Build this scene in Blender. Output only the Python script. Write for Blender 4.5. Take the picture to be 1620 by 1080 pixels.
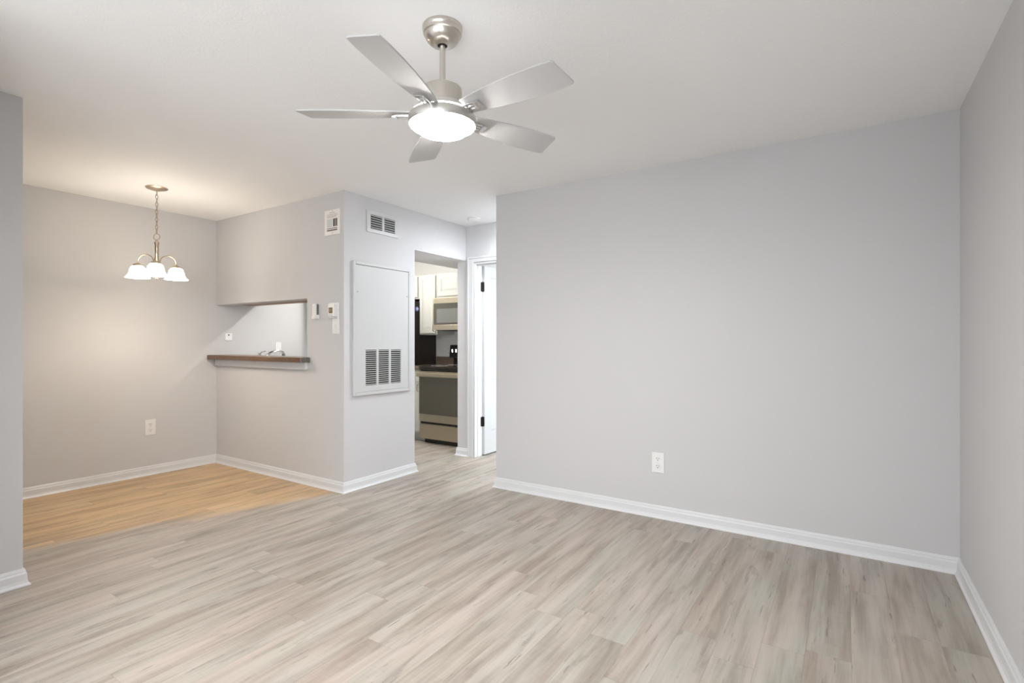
import bpy, bmesh, math, random
from mathutils import Vector, Matrix

random.seed(7)
PI = math.pi
for o in list(bpy.data.objects):
    bpy.data.objects.remove(o, do_unlink=True)
S = bpy.context.scene
COL = S.collection

# ------------------------------------------------------------------ camera
cd = bpy.data.cameras.new('camera')
cd.sensor_fit = 'HORIZONTAL'
cd.sensor_width = 36.0
cd.lens = 813.5 / 1620 * 36.0
cd.clip_start = 0.05
cam = bpy.data.objects.new('camera', cd)
COL.objects.link(cam)
cam.location = (0, 0, 1.22)
cam.rotation_euler = (PI / 2, 0, math.radians(33.035))
S.camera = cam

# ------------------------------------------------------------------ view + world + daylight
S.view_settings.view_transform = 'Standard'
S.view_settings.look = 'None'
S.view_settings.exposure = 0.25
S.view_settings.gamma = 1.0
S.view_settings.use_curve_mapping = False

W = bpy.data.worlds.new('world')
S.world = W
W.use_nodes = True
W.node_tree.nodes['Background'].inputs[0].default_value = (0.80, 0.88, 1.0, 1)
W.node_tree.nodes['Background'].inputs[1].default_value = 1.5


def area(name, loc, rot, sx, sy, power, color):
    l = bpy.data.lights.new(name, 'AREA')
    l.shape = 'RECTANGLE'
    l.size, l.size_y = sx, sy
    l.energy = power
    l.color = color
    o = bpy.data.objects.new(name, l)
    o.location = loc
    o.rotation_euler = rot
    COL.objects.link(o)
    return o


# daylight entering through the glass doors behind the camera and the bedroom window
area('daylight_living', (-1.30, -3.00, 1.06), (math.radians(99), 0, 0), 2.5, 2.0, 42, (0.90, 0.955, 1.0))
area('side_fill', (0.485, -1.85, 1.35), (math.radians(80), 0, PI / 2), 1.6, 1.4, 112, (0.92, 0.965, 1.0))  # side fill light, added to brighten the access panel wall
area('daylight_bedroom', (-0.62, 5.6, 1.40), (PI / 2, 0, PI / 2), 1.5, 1.3, 66, (0.92, 0.97, 1.0))
FAN_STRENGTH = 205.0
SHADE_STRENGTH = 21.5
KITCHEN_STRENGTH = 58.0
HALL_FILL_STRENGTH = 140.0


# ------------------------------------------------------------------ materials
def principled(name, col, rough=0.5, metal=0.0, spec=0.5, bump=None):
    m = bpy.data.materials.new(name)
    m.use_nodes = True
    nt = m.node_tree
    b = nt.nodes['Principled BSDF']
    b.inputs['Base Color'].default_value = (*col, 1)
    b.inputs['Roughness'].default_value = rough
    b.inputs['Metallic'].default_value = metal
    b.inputs['Specular IOR Level'].default_value = spec
    if bump:
        scale, strength, dist = bump
        tc = nt.nodes.new('ShaderNodeTexCoord')
        n = nt.nodes.new('ShaderNodeTexNoise')
        n.inputs['Scale'].default_value = scale
        n.inputs['Detail'].default_value = 3
        bp = nt.nodes.new('ShaderNodeBump')
        bp.inputs['Strength'].default_value = strength
        bp.inputs['Distance'].default_value = dist
        nt.links.new(tc.outputs['Object'], n.inputs['Vector'])
        nt.links.new(n.outputs['Fac'], bp.inputs['Height'])
        nt.links.new(bp.outputs['Normal'], b.inputs['Normal'])
    return m


def emissive(name, col, strength):
    m = bpy.data.materials.new(name)
    m.use_nodes = True
    b = m.node_tree.nodes['Principled BSDF']
    b.inputs['Base Color'].default_value = (0.9, 0.9, 0.88, 1)
    b.inputs['Roughness'].default_value = 0.5
    b.inputs['Emission Color'].default_value = (*col, 1)
    b.inputs['Emission Strength'].default_value = strength
    return m


class NT:
    """small helper for wiring node graphs"""
    def __init__(s, mat):
        s.nt = mat.node_tree

    def n(s, kind, **kw):
        nd = s.nt.nodes.new(kind)
        for k, v in kw.items():
            setattr(nd, k, v)
        return nd

    def plug(s, sock, v):
        if hasattr(v, 'is_output'):
            s.nt.links.new(v, sock)
        else:
            sock.default_value = v

    def math(s, op, a, b=None, c=None):
        nd = s.n('ShaderNodeMath', operation=op)
        s.plug(nd.inputs[0], a)
        if b is not None:
            s.plug(nd.inputs[1], b)
        if c is not None:
            s.plug(nd.inputs[2], c)
        return nd.outputs[0]

    def vec(s, x, y, z):
        nd = s.n('ShaderNodeCombineXYZ')
        for i, v in enumerate((x, y, z)):
            s.plug(nd.inputs[i], v)
        return nd.outputs[0]

    def noise(s, v, scale, detail=2.0, rough=0.5, dist=0.0):
        nd = s.n('ShaderNodeTexNoise')
        s.plug(nd.inputs['Vector'], v)
        nd.inputs['Scale'].default_value = scale
        nd.inputs['Detail'].default_value = detail
        nd.inputs['Roughness'].default_value = rough
        nd.inputs['Distortion'].default_value = dist
        return nd.outputs['Fac']

    def white(s, v):
        nd = s.n('ShaderNodeTexWhiteNoise', noise_dimensions='3D')
        s.plug(nd.inputs['Vector'], v)
        return nd.outputs['Value']

    def ramp(s, fac, stops, interp='LINEAR'):
        nd = s.n('ShaderNodeValToRGB')
        nd.color_ramp.interpolation = interp
        el = nd.color_ramp.elements
        while len(el) < len(stops):
            el.new(0.5)
        for e, (p, c) in zip(el, stops):
            e.position = p
            e.color = (*c, 1) if len(c) == 3 else c
        s.plug(nd.inputs['Fac'], fac)
        return nd.outputs['Color']

    def maprange(s, v, a, b, c=0.0, d=1.0, smooth=True):
        nd = s.n('ShaderNodeMapRange')
        nd.interpolation_type = 'SMOOTHSTEP' if smooth else 'LINEAR'
        s.plug(nd.inputs['Value'], v)
        for k, x in zip(('From Min', 'From Max', 'To Min', 'To Max'), (a, b, c, d)):
            nd.inputs[k].default_value = x
        return nd.outputs['Result']

    def mix(s, fac, a, b, mode='MIX'):
        nd = s.n('ShaderNodeMix', data_type='RGBA', blend_type=mode)
        s.plug(nd.inputs['Factor'], fac)
        for idx, v in ((6, a), (7, b)):
            if isinstance(v, tuple) and len(v) == 3:
                v = (*v, 1)
            s.plug(nd.inputs[idx], v)
        return nd.outputs[2]


def floor_material():
    m = principled('vinyl_plank', (0.5, 0.45, 0.4), 0.42, spec=0.5)
    t = NT(m)
    bsdf = m.node_tree.nodes['Principled BSDF']
    tc = t.n('ShaderNodeTexCoord')
    sp = t.n('ShaderNodeSeparateXYZ')
    t.plug(sp.inputs[0], tc.outputs['Object'])
    x, y = sp.outputs[0], sp.outputs[1]
    PW, PL = 0.152, 1.22
    u = t.math('DIVIDE', t.math('SUBTRACT', x, 0.016), PW)
    row = t.math('FLOOR', u)
    fu = t.math('FRACT', u)
    off = t.white(t.vec(row, 3.7, 1.3))
    v = t.math('ADD', t.math('DIVIDE', y, PL), off)
    colm = t.math('FLOOR', v)
    fv = t.math('FRACT', v)
    pid = t.white(t.vec(row, colm, 0.5))
    pid2 = t.white(t.vec(row, colm, 9.5))
    # distance to a seam, in metres
    du = t.math('MULTIPLY', t.math('MINIMUM', fu, t.math('SUBTRACT', 1.0, fu)), PW)
    dv = t.math('MULTIPLY', t.math('MINIMUM', fv, t.math('SUBTRACT', 1.0, fv)), PL)
    seam = t.maprange(t.math('MINIMUM', du, dv), 0.0004, 0.0022, 1.0, 0.0)
    z = t.math('MULTIPLY', pid, 37.0)
    # a gentle wander of the grain
    wob = t.math('MULTIPLY', t.math('SUBTRACT', t.noise(t.vec(t.math('MULTIPLY', x, 3.0), t.math('MULTIPLY', y, 1.4), z), 1.0, 2), 0.5), 0.025)
    xw = t.math('ADD', x, wob)
    broad = t.noise(t.vec(t.math('MULTIPLY', xw, 17.0), t.math('MULTIPLY', y, 1.5), z), 1.0, 3.0, 0.5)
    fine = t.noise(t.vec(t.math('MULTIPLY', xw, 75.0), t.math('MULTIPLY', y, 3.2), z), 1.0, 4.0, 0.62)
    patch = t.noise(t.vec(t.math('MULTIPLY', xw, 13.0), t.math('MULTIPLY', y, 2.6), t.math('ADD', z, 11.0)), 1.0, 4.0, 0.62, 0.5)
    saw = t.noise(t.vec(t.math('MULTIPLY', x, 14.0), t.math('MULTIPLY', y, 130.0), z), 1.0, 2.0)
    tone = t.math('ADD', t.math('MULTIPLY', broad, 0.70), t.math('MULTIPLY', fine, 0.30))
    tone = t.math('ADD', tone, t.math('MULTIPLY', t.math('SUBTRACT', pid, 0.5), 0.055))
    tone = t.math('ADD', tone, t.math('MULTIPLY', t.math('SUBTRACT', saw, 0.5), 0.07))
    base = t.ramp(tone, [(0.36, (0.288, 0.248, 0.206)), (0.45, (0.350, 0.308, 0.264)),
                         (0.525, (0.405, 0.364, 0.317)), (0.63, (0.462, 0.421, 0.372))])
    # greyer and pinker boards
    tint = t.ramp(pid2, [(0.0, (0.985, 1.0, 1.005)), (0.5, (1.0, 1.0, 1.0)), (1.0, (1.012, 0.99, 0.985))])
    base = t.mix(1.0, base, tint, 'MULTIPLY')
    dark = t.math('MULTIPLY', t.maprange(patch, 0.56, 0.72, 0.0, 0.62), t.maprange(saw, 0.30, 0.62, 0.55, 1.0))
    hue = t.noise(t.vec(t.math('MULTIPLY', x, 6.0), t.math('MULTIPLY', y, 1.2), t.math('ADD', z, 51.0)), 1.0, 2.0)
    base = t.mix(1.0, base, t.ramp(hue, [(0.36, (0.965, 1.0, 0.99)), (0.64, (1.03, 0.985, 0.985))]), 'MULTIPLY')
    base = t.mix(dark, base, (0.20, 0.168, 0.145))
    crack = t.noise(t.vec(t.math('MULTIPLY', xw, 60.0), t.math('MULTIPLY', y, 4.5), t.math('ADD', z, 23.0)), 1.0, 3.0, 0.6)
    base = t.mix(t.maprange(crack, 0.64, 0.70, 0.0, 0.62), base, (0.16, 0.13, 0.11))
    base = t.mix(t.math('MULTIPLY', seam, 0.30), base, (0.20, 0.165, 0.14))
    # warm light cast painted into the dining floor colour, with a soft diagonal change-over
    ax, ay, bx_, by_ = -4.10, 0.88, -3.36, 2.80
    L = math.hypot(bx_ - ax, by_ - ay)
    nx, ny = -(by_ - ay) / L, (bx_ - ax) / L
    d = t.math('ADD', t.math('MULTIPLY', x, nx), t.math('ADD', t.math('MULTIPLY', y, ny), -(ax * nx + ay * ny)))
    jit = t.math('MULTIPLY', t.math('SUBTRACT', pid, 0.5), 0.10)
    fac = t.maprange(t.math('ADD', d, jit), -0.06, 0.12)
    # keep the painted warm cast out of the kitchen
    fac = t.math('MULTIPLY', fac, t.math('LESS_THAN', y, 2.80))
    warm_cast = t.mix(1.0, base, (1.34, 1.06, 0.71), 'MULTIPLY')
    base = t.mix(fac, base, warm_cast)
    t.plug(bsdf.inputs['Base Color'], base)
    rg = t.math('ADD', 0.36, t.math('MULTIPLY', fine, 0.16))
    t.plug(bsdf.inputs['Roughness'], rg)
    bp = t.n('ShaderNodeBump')
    bp.inputs['Strength'].default_value = 0.15
    bp.inputs['Distance'].default_value = 0.002
    t.plug(bp.inputs['Height'], t.math('SUBTRACT', t.math('MULTIPLY', fine, 0.5), seam))
    t.plug(bsdf.inputs['Normal'], bp.outputs['Normal'])
    return m


def granite_material(name, c0, c1, c2, rough=0.3):
    m = principled(name, c0, rough)
    t = NT(m)
    tc = t.n('ShaderNodeTexCoord')
    a = t.noise(tc.outputs['Object'], 160.0, 3.0, 0.7)
    b = t.noise(tc.outputs['Object'], 420.0, 2.0, 0.7)
    c = t.ramp(t.math('ADD', t.math('MULTIPLY', a, 0.65), t.math('MULTIPLY', b, 0.35)),
               [(0.36, c1), (0.5, c0), (0.64, c2)])
    t.plug(m.node_tree.nodes['Principled BSDF'].inputs['Base Color'], c)
    return m


def brushed(name, col, rough, axis=2):
    m = principled(name, col, rough, metal=1.0)
    t = NT(m)
    b = m.node_tree.nodes['Principled BSDF']
    tc = t.n('ShaderNodeTexCoord')
    mp = t.n('ShaderNodeMapping')
    sc = [220.0, 220.0, 220.0]
    sc[axis] = 6.0
    mp.inputs['Scale'].default_value = sc
    t.plug(mp.inputs['Vector'], tc.outputs['Object'])
    n = t.noise(mp.outputs['Vector'], 1.0, 2.0)
    t.plug(b.inputs['Roughness'], t.maprange(n, 0.25, 0.75, rough - 0.02, rough + 0.03, False))
    return m


M = {}
M['wall'] = principled('wall_paint', (0.600, 0.593, 0.597), 0.62, spec=0.3, bump=(240, 0.08, 0.002))
M['kitchen_wall'] = principled('kitchen_wall_paint', (0.80, 0.79, 0.77), 0.6, spec=0.3, bump=(240, 0.06, 0.002))
M['ceiling'] = principled('ceiling_paint', (0.925, 0.926, 0.926), 0.85, spec=0.15, bump=(110, 0.28, 0.004))
M['trim'] = principled('white_trim_paint', (0.70, 0.705, 0.715), 0.40)
M['door'] = principled('white_door_paint', (0.58, 0.59, 0.60), 0.42)
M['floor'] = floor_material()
M['white_plastic'] = principled('white_plastic', (0.80, 0.795, 0.785), 0.38)
M['white_metal'] = principled('white_enamel', (0.56, 0.56, 0.555), 0.42)
M['slot_dark'] = principled('dark_slot', (0.03, 0.028, 0.026), 0.8, spec=0.1)
M['duct'] = principled('duct_interior', (0.10, 0.095, 0.09), 0.9, spec=0.1)
M['nickel'] = brushed('brushed_nickel', (0.62, 0.585, 0.53), 0.30)
M['nickel_bright'] = brushed('satin_nickel_ring', (0.70, 0.68, 0.65), 0.30)
M['antique'] = principled('antique_nickel', (0.56, 0.47, 0.36), 0.3, metal=1.0)
M['blade'] = principled('silver_blade', (0.50, 0.495, 0.49), 0.62, spec=0.25)
M['chrome'] = principled('chrome', (0.75, 0.75, 0.75), 0.12, metal=1.0)
M['cabinet'] = principled('cabinet_paint', (0.62, 0.62, 0.58), 0.4)
M['raw_wood'] = principled('cabinet_underside_wood', (0.30, 0.165, 0.08), 0.55)
M['steel'] = brushed('stainless_steel', (0.58, 0.52, 0.405), 0.30, axis=0)
M['black'] = principled('black_enamel', (0.018, 0.016, 0.015), 0.28)
M['fridge_black'] = principled('black_textured_panel', (0.024, 0.018, 0.015), 0.42)
M['black_glass'] = principled('black_glass', (0.075, 0.068, 0.052), 0.06, spec=0.9)
M['cook_glass'] = principled('ceramic_cooktop', (0.03, 0.022, 0.018), 0.12)
M['window_grey'] = principled('microwave_screen', (0.20, 0.20, 0.185), 0.15)
M['bronze'] = principled('dark_bronze', (0.035, 0.033, 0.032), 0.4, metal=0.6)
M['granite'] = granite_material('brown_speckled_laminate', (0.125, 0.066, 0.036), (0.055, 0.028, 0.016), (0.21, 0.125, 0.072))
M['granite_grey'] = granite_material('grey_speckled_laminate', (0.12, 0.11, 0.09), (0.04, 0.037, 0.032), (0.26, 0.25, 0.22))
M['granite_kit'] = granite_material('mottled_brown_laminate', (0.16, 0.115, 0.085), (0.06, 0.04, 0.03), (0.34, 0.27, 0.21))
M['paper'] = principled('paper_card', (0.84, 0.80, 0.78), 0.6)
M['ink'] = principled('dark_ink', (0.10, 0.085, 0.08), 0.6)
M['ink_soft'] = principled('grey_ink', (0.36, 0.33, 0.32), 0.6)
M['print_grey'] = principled('pale_grey_print', (0.60, 0.61, 0.61), 0.6)
M['lcd'] = principled('tan_display', (0.36, 0.27, 0.15), 0.4)
M['lcd_ink'] = principled('display_ink', (0.06, 0.045, 0.025), 0.5)
M['grey_plastic'] = principled('grey_plastic', (0.16, 0.145, 0.14), 0.45)
M['spot_blue'] = principled('blue_spot', (0.22, 0.28, 0.75), 0.4)
M['spot_white'] = principled('pale_spot', (0.85, 0.88, 1.0), 0.4)
M['steel_sink'] = brushed('sink_steel', (0.6, 0.6, 0.58), 0.3, axis=0)
M['lens'] = emissive('fan_lamp_diffuser', (1.0, 0.985, 0.965), FAN_STRENGTH)
M['uplight'] = emissive('fan_uplight_band', (1.0, 0.985, 0.965), 8.0)
M['shade'] = emissive('frosted_shade_lit', (1.0, 0.88, 0.73), SHADE_STRENGTH)
M['hall_fill'] = emissive('hall_fill_diffuser', (0.90, 0.95, 1.0), HALL_FILL_STRENGTH)
M['tube_diffuser'] = emissive('kitchen_lamp_diffuser', (1.0, 0.97, 0.91), KITCHEN_STRENGTH)
gl = bpy.data.materials.new('window_glass')
gl.use_nodes = True
_b = gl.node_tree.nodes['Principled BSDF']
_b.inputs['Transmission Weight'].default_value = 1.0
_b.inputs['Roughness'].default_value = 0.0
_b.inputs['IOR'].default_value = 1.45
M['glass'] = gl


# ------------------------------------------------------------------ mesh helpers
def box(bm, x0, x1, y0, y1, z0, z1):
    v = [bm.verts.new((x, y, z)) for x in (x0, x1) for y in (y0, y1) for z in (z0, z1)]
    for f in ((0, 1, 3, 2), (4, 6, 7, 5), (0, 4, 5, 1), (2, 3, 7, 6), (0, 2, 6, 4), (1, 5, 7, 3)):
        bm.faces.new([v[i] for i in f])
    return v


def lathe(bm, prof, seg=48, cx=0, cy=0, mat=None, cap=True):
    """profile of (radius, z) turned about a vertical axis"""
    rings = []
    for r, z in prof:
        if r < 1e-6:
            rings.append([bm.verts.new((cx, cy, z))])
        else:
            rings.append([bm.verts.new((cx + r * math.cos(2 * PI * i / seg), cy + r * math.sin(2 * PI * i / seg), z)) for i in range(seg)])
    for a, b in zip(rings, rings[1:]):
        for i in range(seg):
            j = (i + 1) % seg
            if len(a) == 1 and len(b) == 1:
                continue
            if len(a) == 1:
                bm.faces.new((a[0], b[j], b[i]))
            elif len(b) == 1:
                bm.faces.new((a[i], a[j], b[0]))
            else:
                bm.faces.new((a[i], a[j], b[j], b[i]))
    if cap:
        for ring in (rings[0], rings[-1]):
            if len(ring) > 2:
                bm.faces.new(ring)


def tube(bm, pts, r, seg=12, closed=False):
    pts = [Vector(p) for p in pts]
    n = len(pts)
    rings = []
    up = None
    for i, p in enumerate(pts):
        if closed:
            t = (pts[(i + 1) % n] - pts[i - 1]).normalized()
        else:
            t = (pts[min(i + 1, n - 1)] - pts[max(i - 1, 0)]).normalized()
        if up is None:
            up = Vector((0, 0, 1)) if abs(t.z) < 0.9 else Vector((1, 0, 0))
        a = t.cross(up).normalized()
        up = a.cross(t).normalized()
        rr = r[i] if isinstance(r, (list, tuple)) else r
        rings.append([bm.verts.new(p + a * rr * math.cos(2 * PI * k / seg) + up * rr * math.sin(2 * PI * k / seg)) for k in range(seg)])
    rng = range(n) if closed else range(n - 1)
    for i in rng:
        A, B = rings[i], rings[(i + 1) % n]
        for k in range(seg):
            l = (k + 1) % seg
            bm.faces.new((A[k], A[l], B[l], B[k]))
    if not closed:
        bm.faces.new(rings[0])
        bm.faces.new(rings[-1])


def cyl_y(bm, x, z, y0, y1, r, seg=20):
    tube(bm, [(x, y0, z), (x, (y0 + y1) / 2, z), (x, y1, z)], r, seg)


def prism(bm, poly, z0, z1):
    a = [bm.verts.new((x, y, z0)) for x, y in poly]
    b = [bm.verts.new((x, y, z1)) for x, y in poly]
    n = len(poly)
    bm.faces.new(a)
    bm.faces.new(b)
    for i in range(n):
        bm.faces.new((a[i], a[(i + 1) % n], b[(i + 1) % n], b[i]))


def obj(name, bm, mat, parent=None, bevel=0.0, smooth=False, seg=2):
    bmesh.ops.recalc_face_normals(bm, faces=bm.faces)
    me = bpy.data.meshes.new(name)
    bm.to_mesh(me)
    bm.free()
    me.materials.append(M[mat] if isinstance(mat, str) else mat)
    if smooth:
        for p in me.polygons:
            p.use_smooth = True
        me.set_sharp_from_angle(angle=math.radians(38))
    o = bpy.data.objects.new(name, me)
    COL.objects.link(o)
    if parent:
        o.parent = parent
    if bevel:
        md = o.modifiers.new('bevel', 'BEVEL')
        md.width = bevel
        md.segments = seg
        md.limit_method = 'ANGLE'
    return o


def boxes(name, lst, mat, parent=None, bevel=0.0):
    bm = bmesh.new()
    for b in lst:
        box(bm, *b)
    return obj(name, bm, mat, parent, bevel)


def struct(name, lst, mat, bevel=0.0):
    o = boxes(name, lst, mat, None, bevel)
    o['kind'] = 'structure'
    return o


def thing(name, label, cat, loc=(0, 0, 0), rz=0.0, group=None):
    o = bpy.data.objects.new(name, None)
    o.empty_display_size = 0.05
    o.location = loc
    o.rotation_euler = (0, 0, rz)
    COL.objects.link(o)
    return tag(o, label, cat, group)


def tag(o, label, cat, group=None):
    o['label'] = label
    o['category'] = cat
    if group:
        o['group'] = group
    return o


def dup(root, loc, rz, label):
    r = root.copy()
    COL.objects.link(r)
    r.location = loc
    r.rotation_euler = (0, 0, rz)
    r['label'] = label
    for ch in list(root.children):
        c = ch.copy()
        COL.objects.link(c)
        c.parent = r
        for g in list(ch.children):
            d = g.copy()
            COL.objects.link(d)
            d.parent = c
    return r


# ------------------------------------------------------------------ setting
H = 2.44
XL = -5.35      # far wall of dining corner and kitchen
XV = -3.395     # face carrying the access panel
YK = 2.735      # wall with the pass-through
YA = 3.545      # large back wall
YE = 4.32       # end of the little hall
XR = 0.50
XF = -3.46      # wall fragment at the far left
YF = 0.824

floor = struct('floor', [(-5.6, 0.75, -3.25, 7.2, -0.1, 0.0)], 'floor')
struct('ceiling', [(-5.6, 0.75, -3.25, 7.2, H, H + 0.1)], 'ceiling')
struct('wall_right', [(XR, XR + 0.12, -3.12, -2.70, 0, H), (XR, XR + 0.12, -1.00, YA + 0.12, 0, H),
                      (XR, XR + 0.12, -2.70, -1.00, 0, 0.60), (XR, XR + 0.12, -2.70, -1.00, 2.10, H)], 'wall')
struct('wall_back', [(-2.463, XR, YA, YA + 0.12, 0, H), (-1.30, -1.18, YA + 0.12, YE, 0, H)], 'wall')
struct('wall_left', [(XL - 0.12, XL, -0.42, YK + 0.13, 0, H)], 'wall')
struct('wall_kitchen_left', [(XL - 0.12, XL, YK + 0.13, 5.40, 0, H)], 'wall')
struct('wall_front_left', [(XF - 0.12, XF, -3.12, YF, 0, H), (XL, XF - 0.12, -0.42, -0.30, 0, H)], 'wall')
# wall with the pass-through, the closet block behind the access panel, the lintel over the kitchen opening
struct('wall_pass_through', [(XL, -3.87, YK, YK + 0.13, 0, 1.044), (XL, -3.87, YK, YK + 0.13, 1.588, H),
                             (-3.87, XV, YK, YA, 0, H), (-3.405, XV, YA, YE, 2.078, H)], 'wall')
struct('wall_soffit', [(-3.87, -3.405, YA, YE, 2.078, H), (-3.87, XV - 0.112, YE, 5.27, 2.078, H)], 'ceiling')
struct('wall_kitchen_back', [(XL, XV, 5.27, 5.40, 0, H)], 'kitchen_wall')
struct('wall_hall_end', [(XV - 0.112, -3.285, YE, YE + 0.12, 0, H), (-2.52, -1.18, YE, YE + 0.12, 0, H),
                         (-3.285, -2.52, YE, YE + 0.12, 2.045, H)], 'wall')
struct('wall_kitchen_right', [(XV - 0.112, XV, YE + 0.12, 5.27, 0, H)], 'wall')
struct('wall_bedroom', [(XV - 0.112, XV, 5.40, 7.0, 0, H), (XV - 0.112, -0.40, 7.0, 7.12, 0, H), (-1.18, -0.40, YE, YE + 0.12, 0, H),
                        (-0.52, -0.40, YE + 0.12, 4.80, 0, H), (-0.52, -0.40, 6.40, 7.0, 0, H),
                        (-0.52, -0.40, 4.80, 6.40, 0, 0.7), (-0.52, -0.40, 4.80, 6.40, 2.1, H)], 'wall')
struct('wall_shade_block', [(XF, -2.55, -0.95, 0.38, 0, H)], 'wall')  # unseen block added to keep window light off the far left wall end
struct('wall_rear', [(XF, -2.61, -3.12, -3.00, 0, H), (0.01, XR, -3.12, -3.00, 0, H), (-2.61, 0.01, -3.12, -3.00, 2.12, H)], 'wall')

# baseboards: a stepped profile with a flared foot swept along the wall line
PROFILE = [(0, 0), (0.026, 0), (0.025, 0.005), (0.018, 0.013), (0.0145, 0.026), (0.0135, 0.058), (0.0095, 0.066), (0.0095, 0.072), (0.005, 0.084), (0, 0.084)]


def baseboard(name, pts, first=None, last=None):
    """pts: plan polyline, the room on its left hand side"""
    P = [Vector((x, y)) for x, y in pts]
    bm = bmesh.new()
    rings = []
    full = ([Vector(first)] if first else []) + P + ([Vector(last)] if last else [])
    o = 1 if first else 0
    for i in range(len(P)):
        k = i + o
        d0 = (full[k] - full[k - 1]).normalized() if k > 0 else None
        d1 = (full[k + 1] - full[k]).normalized() if k + 1 < len(full) else None
        n0 = Vector((-d0.y, d0.x)) if d0 else None
        n1 = Vector((-d1.y, d1.x)) if d1 else None
        if n0 is None:
            off = n1
        elif n1 is None:
            off = n0
        else:
            off = (n0 + n1) / (1 + n0.dot(n1))
        rings.append([bm.verts.new((P[i].x + off.x * t, P[i].y + off.y * t, z)) for t, z in PROFILE])
    n = len(PROFILE)
    for a, b in zip(rings, rings[1:]):
        for k in range(n):
            l = (k + 1) % n
            bm.faces.new((a[k], a[l], b[l], b[k]))
    bm.faces.new(rings[0])
    bm.faces.new(rings[-1])
    ob = obj(name, bm, 'trim')
    ob['kind'] = 'structure'
    return ob


baseboard('baseboard_right', [(XR, -3.0), (XR, YA)], last=(-2.463, YA))
baseboard('baseboard_back', [(XR, YA), (-2.463, YA), (-2.463, YA + 0.12), (-1.30, YA + 0.12)], first=(XR, -3.0))
baseboard('baseboard_left', [(XL, YK), (XL, -0.30)], first=(XV, YK))
baseboard('baseboard_kitchen', [(XV, YK), (XL, YK)], first=(XV, YA), last=(XL, -0.3))
baseboard('baseboard_hall', [(XV - 0.112, YA), (XV, YA), (XV, YK)], last=(XL, YK))
baseboard('baseboard_front_left', [(XF - 0.12, -0.30), (XF - 0.12, YF), (XF, YF), (XF, -3.0)])
baseboard('baseboard_hall_end', [(-3.362, YE), (XV - 0.112, YE), (XV - 0.112, 4.56)])

# casing and jamb of the bedroom door
def casing_boxes():
    out = []
    y0 = YE - 0.016
    for a, b in ((-3.362, -3.288), (-2.517, -2.47)):
        out.append((a, b, y0, YE, 0, 2.105))
    out.append((-3.288, -2.517, y0, YE, 2.05, 2.105))
    # raised back band and inner bead
    out.append((-3.362, -3.342, y0 - 0.005, y0, 0, 2.105))
    out.append((-3.342, -2.47, y0 - 0.005, y0, 2.087, 2.105))
    return out


struct('trim_1', casing_boxes(), 'trim', 0.003)
struct('trim_2', [(-3.285, -3.270, YE - 0.008, YE + 0.125, 0, 2.045), (-2.535, -2.52, YE - 0.008, YE + 0.125, 0, 2.045),
                  (-3.27, -2.535, YE - 0.008, YE + 0.125, 2.030, 2.045),
                  (-3.270, -3.262, YE + 0.035, YE + 0.085, 0, 2.030), (-3.262, -2.535, YE + 0.035, YE + 0.085, 2.019, 2.030)], 'trim', 0.002)


# panelled slabs (doors, cabinet fronts): local x across, z up, front toward -y
def panel_slab(bm, w, h, t, panels, both=False, depth=0.007, field=True):
    """x 0..w, z 0..h, front at y=0, back at y=t; panels = (x0,x1,z0,z1) sunk fields with a raised centre"""
    yb0, yb1 = depth, (t - depth if both else t)
    box(bm, 0, w, yb0, yb1, 0, h)
    xs = sorted({0, w} | {p[0] for p in panels} | {p[1] for p in panels})
    zs = sorted({0, h} | {p[2] for p in panels} | {p[3] for p in panels})
    sides = [(0, depth)] + ([(t - depth, t)] if both else [])
    for (ya, yb) in sides:
        for i in range(len(xs) - 1):
            for j in range(len(zs) - 1):
                cx, cz = (xs[i] + xs[i + 1]) / 2, (zs[j] + zs[j + 1]) / 2
                if any(p[0] < cx < p[1] and p[2] < cz < p[3] for p in panels):
                    continue
                box(bm, xs[i], xs[i + 1], ya, yb, zs[j], zs[j + 1])
        if field:
            for p in panels:
                front = ya if ya == 0 else yb
                base = yb if ya == 0 else ya
                m0, m1 = 0.012, 0.034
                a = [(p[0] + m0, base, p[2] + m0), (p[1] - m0, base, p[2] + m0), (p[1] - m0, base, p[3] - m0), (p[0] + m0, base, p[3] - m0)]
                f2 = front + (0.0015 if ya == 0 else -0.0015)
                b = [(p[0] + m1, f2, p[2] + m1), (p[1] - m1, f2, p[2] + m1), (p[1] - m1, f2, p[3] - m1), (p[0] + m1, f2, p[3] - m1)]
                va = [bm.verts.new(q) for q in a]
                vb = [bm.verts.new(q) for q in b]
                bm.faces.new(vb)
                for k in range(4):
                    bm.faces.new((va[k], va[(k + 1) % 4], vb[(k + 1) % 4], vb[k]))


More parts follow.
